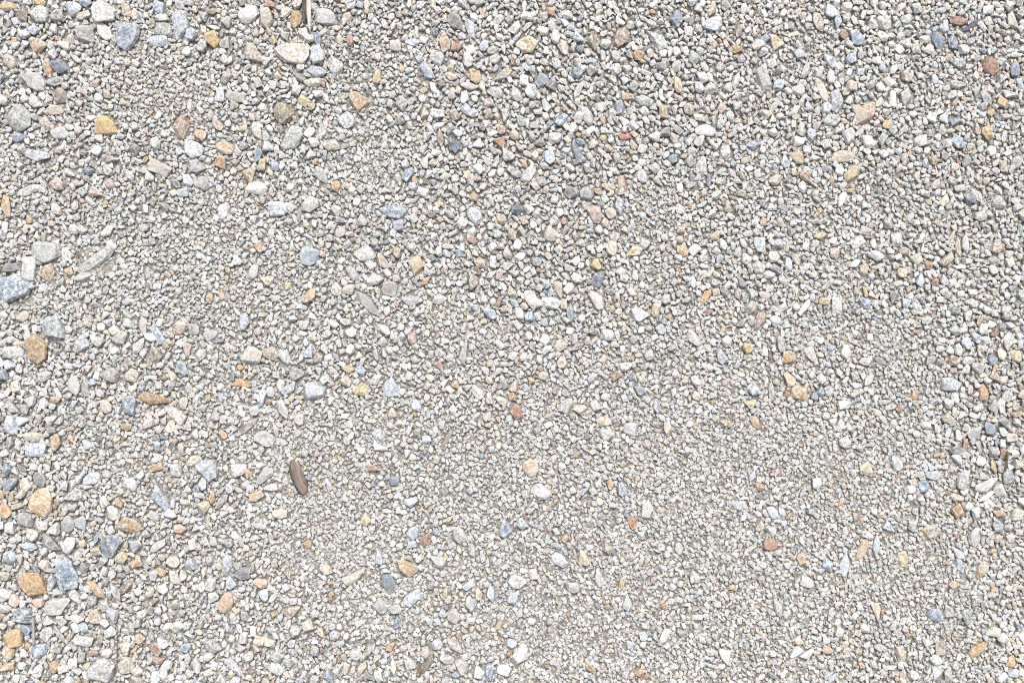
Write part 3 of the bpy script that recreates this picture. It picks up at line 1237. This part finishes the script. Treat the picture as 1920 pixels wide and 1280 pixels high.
make_gravel()

# ------------------------------------------------------------------ bits of wood and straw
def strip(name, pts, widths, thick, mat, n_side=8, rough=.08, seed=1):
    """a split length of wood or stem: rings along a line, each an uneven oval"""
    r = np.random.default_rng(seed)
    pts = np.array(pts, float); m = len(pts)
    T = np.gradient(pts, axis=0); T /= np.linalg.norm(T, axis=1)[:, None]
    V, F = [], []
    lump = 1 + rough * r.normal(0, 1, n_side)
    for i in range(m):
        side = np.cross(T[i], (0, 0, 1.)); side /= np.linalg.norm(side); up = np.cross(side, T[i])
        for j in range(n_side):
            a = 2 * math.pi * j / n_side
            k = lump[j] * (1 + rough * .6 * r.normal())
            V.append(pts[i] + side * math.cos(a) * widths[i] / 2 * k + up * math.sin(a) * widths[i] / 2 * thick * k)
    for i in range(m - 1):
        for j in range(n_side):
            F.append((i * n_side + j, i * n_side + (j + 1) % n_side, (i + 1) * n_side + (j + 1) % n_side, (i + 1) * n_side + j))
    F.append(tuple(range(n_side))[::-1]); F.append(tuple((m - 1) * n_side + j for j in range(n_side)))
    c = pts.mean(0)
    ax = pts[-1] - pts[0]; ang = math.atan2(ax[1], ax[0])
    V = np.array(V) - c
    ca, sa = math.cos(-ang), math.sin(-ang)
    V = np.stack([V[:, 0] * ca - V[:, 1] * sa, V[:, 0] * sa + V[:, 1] * ca, V[:, 2]], 1)
    me = make_mesh(name, V, F, mat)
    o = link(bpy.data.objects.new(name, me)); o.location = c; o.rotation_euler = (0, 0, ang)
    return o
def line(p, q, n, z0, z1, bend=0.):
    t = np.linspace(0, 1, n)
    x = p[0] + (q[0] - p[0]) * t; y = p[1] + (q[1] - p[1]) * t + bend * np.sin(t * 3.1416)
    x = x + bend * .6 * np.sin(t * 5)
    return np.stack([wx(x), wy(y), (z0 + (z1 - z0) * t) * PX], 1)
def tag(o, label_, cat):
    o['label'] = label_; o['category'] = cat

BARK = wood_mat('bark', (.06, .045, .035), (.17, .135, .11), 900)
PALE = wood_mat('pale_wood', (.55, .48, .40), (.74, .71, .67), 700)
HUSK = wood_mat('brown_husk', (.15, .112, .09), (.30, .235, .195), 800)
STRAW = wood_mat('grey_straw', (.30, .275, .25), (.46, .43, .40), 900)
DARKS = wood_mat('dark_straw', (.07, .05, .04), (.16, .12, .09), 900)

tw = bpy.data.objects.new('split_twig', None); link(tw); tw.location = (wx(577), wy(28), 0)
tag(tw, 'split twig, pale wood beside dark bark, pointing down at the top edge', 'twig')
bpy.context.view_layer.update()
def part(o, parent):
    o.parent = parent; o.matrix_parent_inverse = parent.matrix_world.inverted()
part(strip('split_wood', line((577, -30), (581.5, 60), 14, 13, 8, .8), np.array([8.5] * 9 + [8, 7, 5.5, 3.5, 1.2]) * PX, .6, PALE, 9, .1, 3), tw)
part(strip('bark', line((570, -30), (570.5, 45), 12, 9, 5, .5), np.array([9] * 8 + [8.5, 8, 6, 3]) * PX, .6, BARK, 9, .12, 4), tw)

wd = np.array([4, 10, 16, 21, 23, 24, 24, 24, 24.5, 24.5, 24, 23, 22, 21, 18, 14, 8])
pod = strip('seed_husk', line((546, 862), (571, 927), 17, 7, 6, 1.0), wd * .95 * PX, .34, HUSK, 14, .16, 8)
tag(pod, 'brown spindle-shaped husk lying on the fine gravel', 'seed husk')
st = strip('dry_stem', line((61, 1158), (62.5, 1209), 10, 7, 6, .5), np.array([5.5] * 10) * PX, .8, STRAW, 8, .06, 5)
tag(st, 'straight grey stem standing out right of the golden yellow stone', 'stem')
s2 = strip('thin_straw', line((219.5, 1160), (220.5, 1240), 10, 9, 9, .6), np.array([1.8] * 10) * PX, .9, DARKS, 6, .05, 6)
tag(s2, 'hair-thin dark straw right of the bottom left stones', 'straw')
s4 = strip('dark_twig', line((1888, 846), (1885, 884), 8, 10, 8, .7), np.array([4, 4.4, 4.2, 4.2, 4, 3.8, 3.4, 2]) * PX, .8, DARKS, 7, .1, 9)
tag(s4, 'short dark twig near the right edge, below the middle', 'twig')
